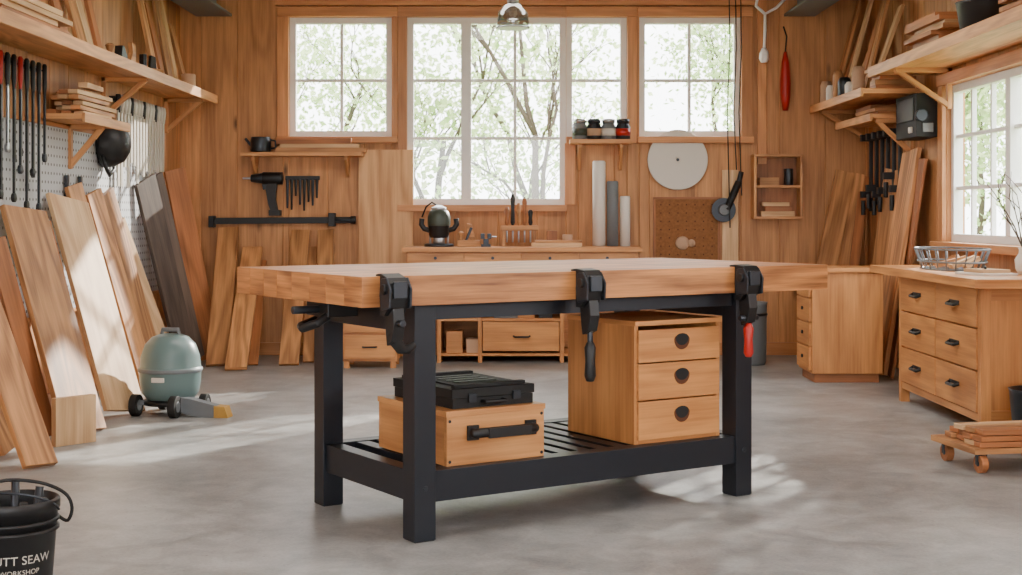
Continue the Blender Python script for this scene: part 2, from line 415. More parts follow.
for (a,b) in ((u0+.012,z0+.015),(u1-.012,z0+.015),(u0+.012,z1-.035),(u1-.012,z1-.035)): m.cyl((a,v0-.003,b),(a,v0,b),.006,M_gun,n=10)
m.done(.003)
m=Mesh('black_tool_case'); u0,u1,v0,v1=.42,.755,.135,.56; z0=.4255; m.T=BM
m.box(u0,u1,v0,v1,z0,z0+.035,M_rub); m.box(u0-.004,u1+.004,v0-.004,v1+.004,z0+.037,z0+.068,M_rub); m.box(u0+.01,u1-.01,v0+.01,v1-.01,z0+.03,z0+.04,M_gun)
m.box(u0+.05,u1-.05,v0+.09,v1-.09,z0+.068,z0+.074,M_rub)
for i in range(4):
    b=v0+.12+i*.055; m.box(u0+.08,u1-.08,b,b+.018,z0+.074,z0+.078,M_blkp)
m.box(u0+.02,u1-.02,v0+.02,v0+.045,z0+.068,z0+.08,M_rub); m.box(u0+.02,u1-.02,v1-.045,v1-.02,z0+.068,z0+.08,M_rub)
for a in (u0+.06,u1-.09): m.box(a,a+.03,v0-.012,v0,z0+.02,z0+.05,M_gun)
m.tube([(u0+.12,v0,z0+.02),(u0+.12,v0-.025,z0+.02),(u1-.13,v0-.025,z0+.02),(u1-.13,v0,z0+.02)],.007,M_blkp)
m.done(.004)

# ---------------------------------------------------------------- leaning boards
def lean(name,bl,br,tc,side,th,mat,tint=None):
    m=Mesh(name)
    b0=fl(*bl);b1=fl(*br);bc=(b0+b1)/2;w=b1-b0
    if side=='L': Tp=wl(tc[0],tc[1],XL+.02)
    elif side=='R': Tp=wl(tc[0],tc[1],XR-.02)
    else: Tp=pt(tc[0],tc[1],YB-.03)
    up=Tp-bc; L=up.length; up.normalize(); W=w.length; w=w-up*w.dot(up); w.normalize(); nn=w.cross(up)
    if nn.y>0 : nn=-nn
    m.boxax(bc+up*L/2-nn*th/2,(w,up,nn),(W,L,th),mat,tint,1)
    dz=-min(v.z for v in m.V); m.V=[v+Vector((0,0,dz+.0005)) for v in m.V]
    if side=='L': d=min(v.x for v in m.V)-(XL+.023); s_=Vector((-d if d<0 else 0,0,0))
    elif side=='R': d=max(v.x for v in m.V)-(XR-.023); s_=Vector((-d if d>0 else 0,0,0))
    else: d=max(v.y for v in m.V)-(YB-.023); s_=Vector((0,-d if d>0 else 0,0))
    m.V=[v+s_ for v in m.V]
    return m.done(.003)
lean('oak_plank',(50,441),(90,430),(10,213),'L',.03,W_oak,.1)
lean('cedar_plank',(30,441),(48,437),(-14,240),'L',.03,W_red,.3)
lean('pine_plank',(10,472),(42,466),(-50,250),'L',.03,W_oak,.7)
lean('pine_plank',(-6,457),(10,453),(-75,250),'L',.03,W_oak,.6)
lean('pine_plank',(94,422),(130,412),(55,204),'L',.025,W_pale,.4)
lean('cedar_plank',(72,420),(90,416),(32,225),'L',.03,W_red,.5)
lean('oak_plank',(120,402),(134,398),(68,188),'L',.025,W_oak,.4)
lean('pine_plank',(136,392),(150,388),(88,196),'L',.025,W_oak,.8)
lean('oak_plank',(146,384),(160,380),(100,200),'L',.03,W_oak,.1)
lean('pine_plank',(158,377),(172,374),(112,232),'L',.02,W_pale,.4)
lean('weathered_plank',(170,368),(188,365),(136,186),'L',.03,W_dark,.2)
lean('weathered_plank',(184,365),(198,362.5),(148,180),'L',.025,W_dark,.8)
lean('cedar_plank',(192,361),(212,359),(165,172),'L',.02,W_red,.9)
m=Mesh('wood_block'); q=fl(74,444); m.T=Matrix.Translation(q)@Matrix.Rotation(math.radians(50),4,'Z'); m.box(-.11,.11,-.02,.02,0,.23,W_pale,.4,2); m.done(.003)
lean('oak_plank',(206,367),(228,367),(229,230),'B',.03,W_oak,.6)
lean('pine_plank',(225,371),(247,371),(253,250),'B',.03,W_oak,1.0)
lean('cedar_plank',(248,366),(258,366),(262,262),'B',.02,W_red,.7)
lean('oak_plank',(279,366),(299,366),(301,232),'B',.03,W_oak,.5)
lean('pine_plank',(303,363),(314,363),(312,248),'B',.02,W_oak,.9)
lean('oak_plank',(315,365),(332,365),(326,232),'B',.03,W_oak,.3)
lean('plywood_panel',(358,356.4),(413,356.4),(386,150),'B',.02,W_ply,.6)
lean('oak_plank',(798,362),(818,362),(845,175),'B',.03,W_oak,.6)
lean('oak_plank',(822,361),(836,361),(858,176),'B',.03,W_oak,1.0)
lean('cedar_plank',(838,362),(848,362),(864,178),'B',.03,W_red,.5)
lean('oak_plank',(866,364),(880,368),(898,172),'R',.03,W_oak,.3)
lean('oak_plank',(874,374),(888,380),(915,153),'R',.03,W_oak,.9)
lean('cedar_plank',(889,375),(896,379),(926,160),'R',.02,W_red,.5)

# ---------------------------------------------------------------- shelves
def wshelf(name,side,X0,y0,y1,z,t=.035,br=()):
    m=Mesh(name)
    a,b=(XL,X0) if side=='L' else (X0,XR)
    m.box(a,b,y0,y1,z-t,z,W_shelf,.6,1)
    m.box(X0-(.0 if side=='L' else .018),X0+(.018 if side=='L' else 0),y0,y1,z-t-.02,z+.004,W_shelf,.7,1)
    sg=1 if side=='L' else -1; w_=XL if side=='L' else XR; d=(X0-w_)
    for yy in br:
        m.box(min(w_,w_+.03*sg),max(w_,w_+.03*sg),yy-.02,yy+.02,z-t-.26,z-t,W_shelf)
        m.bar((w_+.02*sg,yy,z-t-.24),(w_+d*.85,yy,z-t-.02),.035,.03,W_shelf)
        m.box(min(w_,w_+d*.9),max(w_,w_+d*.9),yy-.02,yy+.02,z-t-.03,z-t,W_shelf,None,0)
    m.done(.003)
ZS=2.02
wshelf('wall_shelf','L',-2.28,5.2,10.8,ZS,.045,(6.3,8.9,10.5))
wshelf('scrap_shelf','L',-2.36,7.7,8.62,1.66,.03,(8.2,))
wshelf('wall_shelf','R',2.40,5.2,9.35,2.08,.045,(6.0,8.9))
wshelf('corner_shelf','R',2.36,9.38,10.97,1.95,.035,(10.86,))
wshelf('lower_corner_shelf','R',2.50,9.68,10.72,1.80,.03,(9.72,))
def bshelf(name,px0,px1,py,dep=.22,t=.03,br=(),h=.16):
    m=Mesh(name); Yf=YB-dep; z=pt(0,py,Yf).z; x0=pt(px0,py,Yf).x; x1=pt(px1,py,Yf).x
    m.box(x0,x1,Yf,YB,z-t,z,W_shelf,.6,0)
    for p in br:
        x=pt(p,py,Yf).x
        m.prism([(0,0),(0,-h),(-.03,-h),(-dep*.85,-.03),(-dep*.85,0)],(x-.012,YB,z-t),(0,1,0),(0,0,1),.024,W_shelf)
    m.done(.003); return z,x0,x1,Yf
zA,xa0,xa1,yA=bshelf('back_wall_shelf',240,362,152,.22,.03,(252,345))
zB,xb0,xb1,yB_=bshelf('jar_shelf',570,632,139,.2,.035,(580,622),.2)
m=Mesh('wood_offcuts')
m.box(xa0+.27,xa1+.02,yA+.02,yA+.16,zA+.0005,zA+.035,W_oak,.5,0); m.box(xa0+.3,xa1-.03,yA+.04,yA+.15,zA+.035,zA+.065,W_pale,.4,0); m.box(xa0+.27,xa0+.85,yA+.05,yA+.17,zA+.065,zA+.11,W_red,.8,0); m.done(.002)
m=Mesh('metal_mug'); c=(xa0+.14,yA+.11,zA+.0005); m.lathe([(.06,0),(.078,.01),(.08,.08),(.074,.12),(.066,.12),(.066,.11)],c,M_gun,24)
m.tube([(c[0]+.072,c[1],zA+.10),(c[0]+.115,c[1],zA+.09),(c[0]+.115,c[1],zA+.04),(c[0]+.076,c[1],zA+.03)],.008,M_gun,8)
m.tube([(c[0]-.07,c[1],zA+.05),(c[0]-.12,c[1],zA+.11)],.011,M_gun,8); m.done(.001)
m=Mesh('glass_jars')
for i,(mt,l) in enumerate(((M_green,M_steel),(M_clay,M_gun),(M_disc,M_steel),(M_red,M_gun))):
    x=xb0+.08+i*.112; y=yB_+.1; k=1.16
    m.lathe([(.045*k,0),(.05*k,.01),(.05*k,.10),(.04*k,.12),(.04*k,.13)],(x,y,zB+.0005),M_gun if i%2 else M_grey,20); m.lathe([(.044*k,.13),(.044*k,.158),(.03,.162)],(x,y,zB),l,20)
    m.lathe([(.0505*k,.03),(.0505*k,.085)],(x,y,zB),mt,20)
m.done(0)
m=Mesh('cordless_drill'); m.T=Matrix.Translation(pt(266,190,YB-.075))@Matrix.Scale(1.3,4)@Matrix.Rotation(math.pi,4,'Z')
m.cyl((-.10,0,.07),(.02,0,.07),.038,M_blkp,n=18); m.cyl((.02,0,.07),(.09,0,.07),.032,M_gun,r2=.022); m.cyl((.09,0,.07),(.14,0,.07),.007,M_steel,n=8)
m.prism([(-.07,.06),(-.01,.06),(.0,.0),(-.015,-.08),(-.03,-.13),(-.075,-.13),(-.06,-.06)],(0,.02,0),(1,0,0),(0,0,1),.035,M_blkp); m.box(-.09,-.02,-.028,.028,-.155,-.12,M_blkp)
m.prism([(-.005,.04),(.025,.035),(.015,.0),(-.01,.01)],(0,.01,0),(1,0,0),(0,0,1),.02,M_gun); m.box(-.05,0,-.058,-.03,.08,.1,M_gun); m.done(.005)
m=Mesh('hanging_drill_bits'); p=pt(286,178,YB); q=pt(320,178,YB); m.box(p.x,q.x,YB-.03,YB,p.z-.016,p.z+.016,M_blkp)
for i in range(8):
    x=p.x+.015+i*.033; L=random.uniform(.14,.26); m.cyl((x,YB-.022,p.z-.01),(x,YB-.022,p.z-L),.013,M_blkp if i%3 else M_gun,r2=.008,n=8)
m.done(.001)
m=Mesh('bar_clamp'); a=pt(211,221,YB-.05);b=pt(352,220,YB-.05)
m.bar(a,b,.02,.05,M_blkp); m.box(a.x-.01,a.x+.03,YB-.10,YB-.001,a.z-.05,a.z+.04,M_blkp); m.box(b.x-.18,b.x-.13,YB-.10,YB-.001,b.z-.05,b.z+.055,M_blkp); m.cyl((b.x-.13,YB-.07,b.z),(b.x+.01,YB-.07,b.z),.014,M_gun,n=10); m.cyl((b.x-.01,YB-.07,b.z),(b.x+.03,YB-.07,b.z),.032,M_blkp,n=12); m.done(.003)

# ---------------------------------------------------------------- counter on back wall
yc=10.40; YK=10.86; x0=pt(402,0,yc).x; x1=pt(642,0,yc).x; zt=.86
m=Mesh('wall_counter'); m.box(x0,x1,yc-.02,YK,zt-.035,zt,W_cab,.7,0)
m.box(x0+.03,x1-.03,yc+.02,YK,zt-.13,zt-.036,W_cab,.4,0)
n=4
for i in range(n):
    a=x0+.04+i*(x1-x0-.08)/n; b=a+(x1-x0-.08)/n-.01
    m.box(a,b,yc+.005,yc+.021,zt-.125,zt-.042,W_cab,None,0); m.cyl(((a+b)/2,yc-.012,zt-.08),((a+b)/2,yc+.005,zt-.08),.012,M_gun,n=12)
xs=[x0+.03,pt(437,0,yc).x,pt(478,0,yc).x,pt(560,0,yc).x,x1-.06]
for x in xs: m.box(x,x+.03,yc+.02,YK-.021,0,zt-.13,W_cab,.5,2)
m.box(xs[0],x1-.03,YK-.02,YK-.001,.08,zt-.13,W_wall,.3,0)
for z in (.07,.33,.55): m.box(xs[1]+.03,xs[3],yc+.022,YK-.02,z-.02,z,W_cab,.5,0)
m.box(xs[3]+.03,x1-.06,yc+.022,YK-.02,.05,.07,W_cab,.5,0)
m.box(xs[2]+.035,xs[3]-.005,yc+.002,yc+.02,.09,.305,W_cab,.8,0); xm=(xs[2]+xs[3])/2+.02
m.tube([(xm-.06,yc+.004,.2),(xm-.05,yc-.02,.195),(xm+.05,yc-.02,.195),(xm+.06,yc+.004,.2)],.008,M_blkp,8)
m.done(.003)
m=Mesh('shelf_boxes')
for (pa,z,w,h,mt) in ((442,.0715,.12,.16,W_box),(462,.0715,.1,.1,M_clay),(446,.3315,.2,.12,W_pale),(490,.3315,.18,.1,M_grey),(512,.3315,.14,.14,W_box),(535,.3315,.1,.09,M_blkp)):
    x=pt(pa,0,yc).x+.03; m.box(x,x+w,yc+.05,yc+.25,z-.001,z+h,mt,.5)
m.done(.003)
m=Mesh('low_drawer_cabinet'); Y0=10.02; a=pt(342,0,Y0).x; b=pt(397,0,Y0).x
m.box(a,b,Y0+.02,Y0+.34,.05,.46,W_cab,.4,0); m.box(a-.01,b+.01,Y0,Y0+.35,.46,.49,W_cab,.7,0)
for z,z2 in ((.07,.24),(.26,.44)):
    m.box(a+.015,b-.015,Y0,Y0+.02,z,z2,W_cab,.6,0); m.tube([((a+b)/2-.05,Y0,(z+z2)/2),((a+b)/2-.04,Y0-.02,(z+z2)/2),((a+b)/2+.04,Y0-.02,(z+z2)/2),((a+b)/2+.05,Y0,(z+z2)/2)],.007,M_blkp,8)
for x in (a+.01,b-.05):
    for y in (Y0+.03,Y0+.29): m.box(x,x+.04,y,y+.04,0,.05,W_cab)
m.done(.003)
ZT=zt+.0005
m=Mesh('router_power_tool'); o=pt(439,0,10.62); m.T=Matrix.Translation((o.x,10.62,ZT))@Matrix.Scale(1.12,4)
m.lathe([(.10,0),(.10,.015),(.09,.02)],(0,0,0),M_gun,28)
m.lathe([(.06,.06),(.068,.08),(.07,.13),(.075,.14)],(0,0,0),M_blkp,28)
m.lathe([(.075,.14),(.078,.15),(.078,.20),(.066,.235),(.045,.255),(.03,.26)],(0,0,0),M_green,28)
m.lathe([(.05,.25),(.05,.262),(.02,.28)],(0,0,0),M_steel,20)
m.cyl((0,0,.02),(0,0,.07),.04,M_steel)
for a in (-1,1):
    m.cyl((a*.06,0,.015),(a*.06,0,.14),.008,M_steel,n=10); m.tube([(a*.065,0,.11),(a*.10,0,.12),(a*.12,0,.15),(a*.115,0,.19)],.018,M_blkp,12)
m.tube([(0,.03,.27),(-.05,.03,.30),(-.09,.05,.27),(-.12,.08,.2)],.006,M_blkp,8); m.done(.002)
m=Mesh('wooden_hand_plane'); o=pt(469,0,10.62); m.T=Matrix.Translation((o.x,10.62,ZT))
m.box(-.09,.09,-.035,.035,0,.05,W_oak,.6,0); m.prism([(.01,.05),(.05,.05),(.02,.17),(-.02,.18),(-.015,.10)],(0,.012,0),(1,0,0),(0,0,1),.024,W_oak); m.lathe([(.02,.05),(.012,.07),(.024,.10),(.012,.115)],(-.06,0,0),W_oak,16); m.prism([(-.03,.05),(-.01,.05),(.03,.14),(.01,.15)],(0,.02,0),(1,0,0),(0,0,1),.04,M_gun); m.done(.004)
m=Mesh('small_vise'); o=pt(486,0,10.55); m.T=Matrix.Translation((o.x,10.55,ZT)); m.box(-.035,.035,-.04,.04,0,.02,M_gun); m.box(-.02,.02,-.03,.03,.02,.06,M_gun); m.box(-.04,-.01,-.035,.035,.06,.1,M_gun); m.box(.01,.04,-.035,.035,.06,.1,M_gun); m.cyl((.04,0,.075),(.08,0,.075),.006,M_steel,n=8); m.cyl((.075,-.03,.075),(.075,.03,.075),.005,M_steel,n=8); m.done(.003)
m=Mesh('chisel_block'); o=pt(518,0,10.70); m.T=Matrix.Translation((o.x,10.70,ZT))
m.box(-.13,.15,-.045,.045,.12,.16,W_oak,.3,0); m.box(-.12,-.095,-.04,.04,0,.12,W_oak,.5,2); m.box(.115,.14,-.04,.04,0,.12,W_oak,.5,2)
for i,x in enumerate((-.085,-.04,.005,.05,.095)):
    h=(.14,.24,.17,.21,.12)[i]; m.cyl((x,0,.03),(x,0,.16),.007,M_steel,n=8); m.lathe([(.009,.16),(.017,.18),(.013,.16+h*.5),(.019,.16+h*.85),(.010,.16+h)],(x,0,0),(W_red,M_blkp,W_oak,W_red,M_blkp)[i],14)
m.done(.002)
m=Mesh('stacked_offcuts'); o=pt(555,0,10.58); m.box(o.x-.18,o.x+.2,10.48,10.58,ZT,ZT+.03,W_pale,.8,0); m.box(o.x-.15,o.x+.2,10.49,10.59,ZT+.03,ZT+.05,W_oak,.5,0); m.cyl((o.x+.1,10.7,ZT),(o.x+.1,10.7,ZT+.09),.04,M_clay); m.box(o.x-.06,o.x+.02,10.66,10.74,ZT,ZT+.12,W_red,.5); m.done(.002)
m=Mesh('upright_rolls')
for p_,r,h,mt in ((599,.05,.655,M_disc),(612.5,.045,.50,M_grey),(625,.04,.385,M_disc)):
    o=pt(p_,0,10.75); m.lathe([(r,0),(r,h-.01),(r-.006,h),(r*.5,h),(r*.5,h-.03)],(o.x,10.75,ZT),mt,24)
m.done(0)
m=Mesh('round_wall_disc'); c=pt(677,160,YB-.002); m.lathe([(.232,-.02),(.236,-.015),(.236,-.006),(.232,0)],(c.x,YB-.034,c.z),M_disc,64,axis=(0,1,0)); m.cyl((c.x,YB-.034,c.z),(c.x,YB,c.z),.02,M_gun,n=12); m.cyl((c.x,YB-.06,c.z),(c.x,YB-.053,c.z),.012,M_gun,n=16); m.done(0)
m=Mesh('cork_pinboard'); a=pt(653,197,YB);b=pt(720,262,YB); 
m.box(a.x+.015,b.x-.015,YB-.015,YB,b.z+.015,a.z-.015,M_cork)
for bb in ((a.x,b.x,a.z-.018,a.z),(a.x,b.x,b.z,b.z+.018),(a.x,a.x+.018,b.z+.018,a.z-.018),(b.x-.018,b.x,b.z+.018,a.z-.018)): m.box(bb[0],bb[1],YB-.022,YB,bb[2],bb[3],W_red,.3)
for i in range(7):
    for j in range(7):
        x=a.x+.06+i*.067;z=b.z+.06+j*.065; m.cyl((x,YB-.0165,z),(x,YB-.015,z),.006,M_hole_shade,n=8)
c=pt(685,243,YB-.02); m.lathe([(.02,-.02),(.05,-.015),(.055,.0)],(c.x-.02,YB-.016,c.z),M_clay,16,axis=(0,1,0)); m.lathe([(.012,-.03),(.03,-.02),(.03,0)],(c.x+.05,YB-.016,c.z+.0),M_clay,12,axis=(0,1,0)); m.done(.002)
m=Mesh('angle_grinder'); a=pt(722,170,YB);b=pt(738,262,YB); m.box(a.x,b.x,YB-.02,YB,b.z,a.z,W_pale,.9,2)
c=pt(726,210,YB-.05); m.lathe([(.095,-.01),(.095,.0),(.03,.01)],(c.x-.02,YB-.06,c.z),M_gun,32,axis=(0,1,0)); m.lathe([(.04,-.05),(.045,-.02),(.045,.02)],(c.x-.02,YB-.055,c.z),M_grey,20,axis=(0,1,0))
m.cyl((c.x,YB-.08,c.z),(c.x+.10,YB-.05,c.z+.22),.028,M_blkp); m.cyl((c.x+.1,YB-.05,c.z+.22),(c.x+.12,YB-.05,c.z+.30),.02,M_gun); m.done(.002)
m=Mesh('hanging_cords')
for dx,z2 in ((0,1.0),(.05,1.45),(.09,1.25)):
    x=bx(726)+dx; m.tube([(x,YB-.13,CZ-.01),(x+.01,YB-.13,2.4),(x-.01,YB-.13,1.9),(x+.012,YB-.13,z2)],.005,M_cord,6)
m.done(0)
m=Mesh('wall_cubby_shelf'); a=pt(754,154,YB-.16);b=pt(803,219,YB-.16); D0=YB-.16
for bb in ((a.x,b.x,a.z-.02,a.z),(a.x,b.x,b.z,b.z+.02),(a.x,a.x+.02,b.z+.02,a.z-.02),(b.x-.02,b.x,b.z+.02,a.z-.02)): m.box(bb[0],bb[1],D0,YB,bb[2],bb[3],W_shelf)
m.box(a.x+.02,b.x-.02,YB-.012,YB,b.z+.02,a.z-.02,W_red,.2); zz=(a.z+b.z)/2; m.box(a.x+.02,b.x-.02,D0+.01,YB-.012,zz-.008,zz+.01,W_shelf)
m.box(a.x+.05,a.x+.2,D0+.03,D0+.1,zz+.01,zz+.07,W_oak); m.cyl((b.x-.1,D0+.06,zz+.01),(b.x-.1,D0+.06,zz+.14),.035,M_gun); m.box(a.x+.06,b.x-.06,D0+.02,D0+.11,b.z+.02,b.z+.06,W_pale); m.box(a.x+.09,b.x-.08,D0+.02,D0+.11,b.z+.06,b.z+.10,W_red); m.box(a.x+.07,b.x-.1,D0+.02,D0+.11,b.z+.10,b.z+.13,W_pale)
m.done(.002)
m=Mesh('red_pruning_saw'); a=pt(785,52,YB-.03); m.lathe([(.012,0),(.03,-.08),(.042,-.25),(.038,-.36),(.02,-.46)],(a.x,YB-.045,a.z),M_red,16); m.tube([(a.x,YB-.045,a.z),(a.x+.01,YB-.045,a.z+.12),(a.x-.01,YB-.02,a.z+.2)],.006,M_cord,6); m.done(0)
m=Mesh('white_wall_lamp'); p=[pt(*q,YB-.12) for q in ((786,-2),(776,8),(765,14),(765,30),(764,56))]; m.tube(p,.012,M_white,10); m.tube([pt(765,14,YB-.12),pt(756,6,YB-.12),pt(758,-4,YB-.12)],.012,M_white,10); q=p[-1]; m.lathe([(.018,.06),(.035,.02),(.04,-.02),(.025,-.05)],q,M_white,16); m.tube([p[0],p[0]+Vector((.02,0,.12)),p[0]+Vector((.02,.12,.16))],.012,M_white,8); m.done(0)
m=Mesh('glass_pendant_lamp'); o=pt(513,28,7.2); m.T=Matrix.Translation((o.x,7.2,o.z))
m.lathe([(.082,0),(.084,.03),(.075,.08),(.05,.115),(.028,.13),(.026,.13),(.047,.112),(.071,.078),(.08,.03),(.079,0)],(0,0,0),M_glass2,36)
m.lathe([(.03,.125),(.03,.17),(.016,.19),(.012,.22)],(0,0,0),M_steel,24); m.lathe([(.006,.05),(.022,.07),(.022,.09),(.012,.125)],(0,0,0),M_disc,16); m.lathe([(.086,-.004),(.086,.004),(.079,.004)],(0,0,0),M_steel,36)
m.cyl((0,0,.2),(0,0,CZ-o.z),.005,M_cord,n=8); m.done(0)

# ---------------------------------------------------------------- right side furniture
m=Mesh('corner_cabinet'); q=fl(812,383); X0,Y0=q.x,q.y; X1=pt(883,0,Y0).x; hz=pt(0,268,Y0).z
m.box(X0,X1,Y0,Y0+.42,.06,hz-.03,W_cab,.5,2); m.box(X0-.02,X1+.02,Y0-.02,Y0+.44,hz-.03,hz,W_cab,.7,0); m.box(X0+.02,X1-.02,Y0+.02,Y0+.40,0,.06,W_red,.1)
for i in range(4):
    z=.08+i*.16
    m.box(X0-.018,X0,Y0+.02,Y0+.40,z,z+.15,W_cab,None,1); m.cyl((X0-.03,Y0+.2,z+.08),(X0-.018,Y0+.2,z+.08),.012,M_blkp,n=10)
m.done(.003)
m=Mesh('metal_bin'); o=fl(754,366); m.lathe([(.10,0),(.11,.02),(.115,.44),(.12,.46),(.11,.46),(.10,.03)],(o.x,o.y+.12,0.0),M_grey,28); m.lathe([(.117,.36),(.121,.37),(.117,.38)],(o.x,o.y+.12,0),M_gun,28); m.done(0)
m=Mesh('drawer_workbench'); X0=2.30; ya,yb=6.85,8.3; ht=.79; Xw=XR-.022
m.box(X0-.07,Xw,ya-.12,yb+.40,ht-.045,ht,W_cab,.85,1)
m.box(X0+.02,Xw-.01,ya+.015,yb-.01,.10,ht-.045,W_cab,.7,2)
for y in (ya,yb-.05):
    m.box(X0,X0+.05,y,y+.05,0,ht-.045,W_cab,.7,2); m.box(Xw-.05,Xw,y,y+.05,0,ht-.045,W_cab,.7,2)
m.box(X0+.05,Xw-.05,ya+.004,ya+.03,.08,.14,W_cab,.6,0); m.box(X0+.05,Xw-.05,ya+.004,ya+.03,ht-.11,ht-.045,W_cab,.6,0)
m.box(X0+.004,X0+.02,ya+.05,yb-.05,.08,.12,W_cab,.3,1)
rows=[(.125,.325),(.335,.535),(.545,.735)]
for z,z2 in rows:
    for j in range(2):
        w=(yb-ya-.11)/2; y=ya+.055+j*w
        m.box(X0-.006,X0+.02,y+.004,y+w-.006,z,z2,W_cab,.5+.3*random.random(),1)
        yc2=y+w/2; zc=(z+z2)/2
        m.tube([(X0-.006,yc2-.07,zc+.01),(X0-.03,yc2-.06,zc),(X0-.03,yc2+.06,zc),(X0-.006,yc2+.07,zc+.01)],.009,M_blkp,8)
        m.box(X0-.012,X0-.006,yc2-.075,yc2+.075,zc+.004,zc+.022,M_blkp)
m.prism([(0,0),(0,-.3),(.04,-.3),(.35,-.04),(.35,0)],(Xw-.08,yb+.001,ht-.045),(0,1,0),(0,0,1),.03,W_cab)
m.done(.004)
m=Mesh('wire_basket'); c=Vector((2.47,7.85,ht+.0005)); rx,ry=.18,.36
for z,s_ in ((.008,.8),(.05,.92),(.12,1.0)):
    m.tube([c+Vector((rx*s_*math.cos(a),ry*s_*math.sin(a),z)) for a in [2*math.pi*i/32 for i in range(33)]],.006,M_grey,6)
for i in range(22):
    a=2*math.pi*i/22; m.tube([c+Vector((rx*.8*math.cos(a),ry*.8*math.sin(a),.006)),c+Vector((rx*math.cos(a),ry*math.sin(a),.12))],.004,M_grey,5)
for i in range(5): m.tube([c+Vector((-.12,-.2+i*.1,.006)),c+Vector((.12,-.2+i*.1,.006))],.004,M_grey,5)
for i in range(8): m.bar(c+Vector((-.08+random.random()*.1,-.2+.06*i,.025)),c+Vector((.09,-.18+.05*i,.05+.03*random.random())),.04,.025,random.choice((W_pale,W_oak)))
m.done(0)
m=Mesh('workbench_papers'); m.T=Matrix.Translation((2.46,7.25,ht+.0005))@Matrix.Rotation(.2,4,'Z'); m.box(-.1,.1,-.14,.14,0,.012,M_disc); m.box(-.07,.08,-.1,.1,.012,.03,W_pale); m.cyl((-.05,-.08,.038),(.05,.1,.038),.007,M_blkp,n=8); m.done(.001)
m=Mesh('vase_with_dry_branches'); c=Vector((2.66,7.25,ht+.0005)); m.lathe([(.03,0),(.045,.03),(.05,.08),(.03,.11),(.028,.13),(.034,.14)],c,M_disc,24)
def branch(p,d,L,r,dep):
    pts=[p]
    for i in range(4):
        d=(d+Vector((random.uniform(-.25,.25),random.uniform(-.25,.25),random.uniform(-.05,.15)))).normalized(); pts.append(pts[-1]+d*L/4)
    m.tube(pts,r,M_bark,5,rr=[r*(1-.15*i) for i in range(5)])
    if dep>0:
        for k in (2,3,4): branch(pts[k],(d+Vector((random.uniform(-.8,.4),random.uniform(-.8,.8),.2))).normalized(),L*.5,r*.6,dep-1)
for i in range(5): branch(c+Vector((0,0,.12)),Vector((random.uniform(-.6,-.05),random.uniform(-.3,.3),1)).normalized(),.30,.005,1)
m.V=[Vector((min(v.x,XR-.04),v.y,v.z)) for v in m.V]
m.done(0)
m=Mesh('wood_scrap_dolly'); o=fl(998,474); m.T=Matrix.Translation((o.x+.03,o.y+.12,0))@Matrix.Rotation(math.radians(10),4,'Z')
m.box(-.16,.34,-.12,.28,.085,.11,W_oak,.5,0)
for x in (-.11,.28):
    for y in (-.08,.22):
        m.cyl((x-.015,y,.04),(x+.015,y,.04),.04,W_red,n=20); m.cyl((x-.018,y,.04),(x+.018,y,.04),.012,M_gun,n=12); m.box(x-.022,x+.022,y-.015,y+.015,.075,.086,M_gun); m.box(x+.018,x+.022,y-.012,y+.012,.035,.08,M_gun); m.box(x-.022,x-.018,y-.012,y+.012,.035,.08,M_gun)
for i in range(11):
    z=.112+.026*(i//4); y=-.09+.09*(i%4); m.bar((-.15+random.random()*.06,y+random.uniform(-.02,.02),z+.012),(.30,y+random.uniform(-.03,.03),z+.012),.07,.022,random.choice((W_oak,W_pale,W_red)))
m.done(.003)
m=Mesh('galvanised_bucket'); o=Vector((2.50,6.6,0)); m.lathe([(.11,0),(.12,.01),(.145,.27),(.15,.28),(.14,.28),(.11,.02)],o,M_gun,32); m.lathe([(.128,.09),(.133,.10),(.131,.11)],o,M_steel,32); m.done(0)
m=Mesh('black_wall_charger'); m.box(XR-.16,XR,9.12,9.6,1.61,1.895,M_rub); m.box(XR-.168,XR-.16,9.17,9.55,1.72,1.87,M_blkp); m.box(XR-.175,XR-.16,9.2,9.26,1.64,1.68,M_disc); m.cyl((XR-.13,9.09,1.75),(XR-.13,9.12,1.75),.04,M_gun,n=14); m.box(XR-.12,XR-.05,9.11,9.12,1.64,1.7,M_grey); m.done(.008)
m=Mesh('hanging_clamps')
m.box(XR-.04,XR,9.78,10.7,1.66,1.70,W_shelf)
for i in range(6):
    y=9.85+i*.16; z2=random.uniform(1.12,1.26); x=XR-.06
    m.box(x-.014,x+.012,y-.018,y+.018,z2,1.72,M_blkp); m.box(x-.08,x+.02,y-.024,y+.024,1.66,1.71,M_blkp); m.box(x-.08,x+.012,y-.024,y+.024,z2+.1,z2+.15,M_blkp); m.cyl((x-.06,y,z2+.08),(x-.06,y,z2-.03),.017,M_blkp,n=10)
m.done(.003)
m=Mesh('hanging_handsaw'); o=wl(884,215,XR-.02); m.T=Matrix.Translation(o)
m.prism([(0,0),(.05,0),(.10,-.42),(-.03,-.42)],(0,0,0),(0,1,0),(0,0,1),.003,M_steel); m.prism([(-.03,.0),(.08,.0),(.07,.1),(-.02,.1)],(-.01,0,0),(0,1,0),(0,0,1),.022,W_red); m.done(.002)
def stack(name,x0,x1,y0,y1,z,n,hmax=.03,g=1):
    m=Mesh(name)
    for i in range(n):
        h=random.uniform(.018,hmax); dy=random.uniform(0,(y1-y0)*.25); dx=random.uniform(0,(x1-x0)*.2)
        m.box(x0+dx,x1-random.uniform(0,.03),y0+dy,y1-random.uniform(0,(y1-y0)*.25),z,z+h,random.choice((W_pale,W_oak,W_red)),None,g); z+=h
    return m.done(.002)
stack('lumber_stack',2.43,2.75,8.0,8.8,2.0805,7,.04)
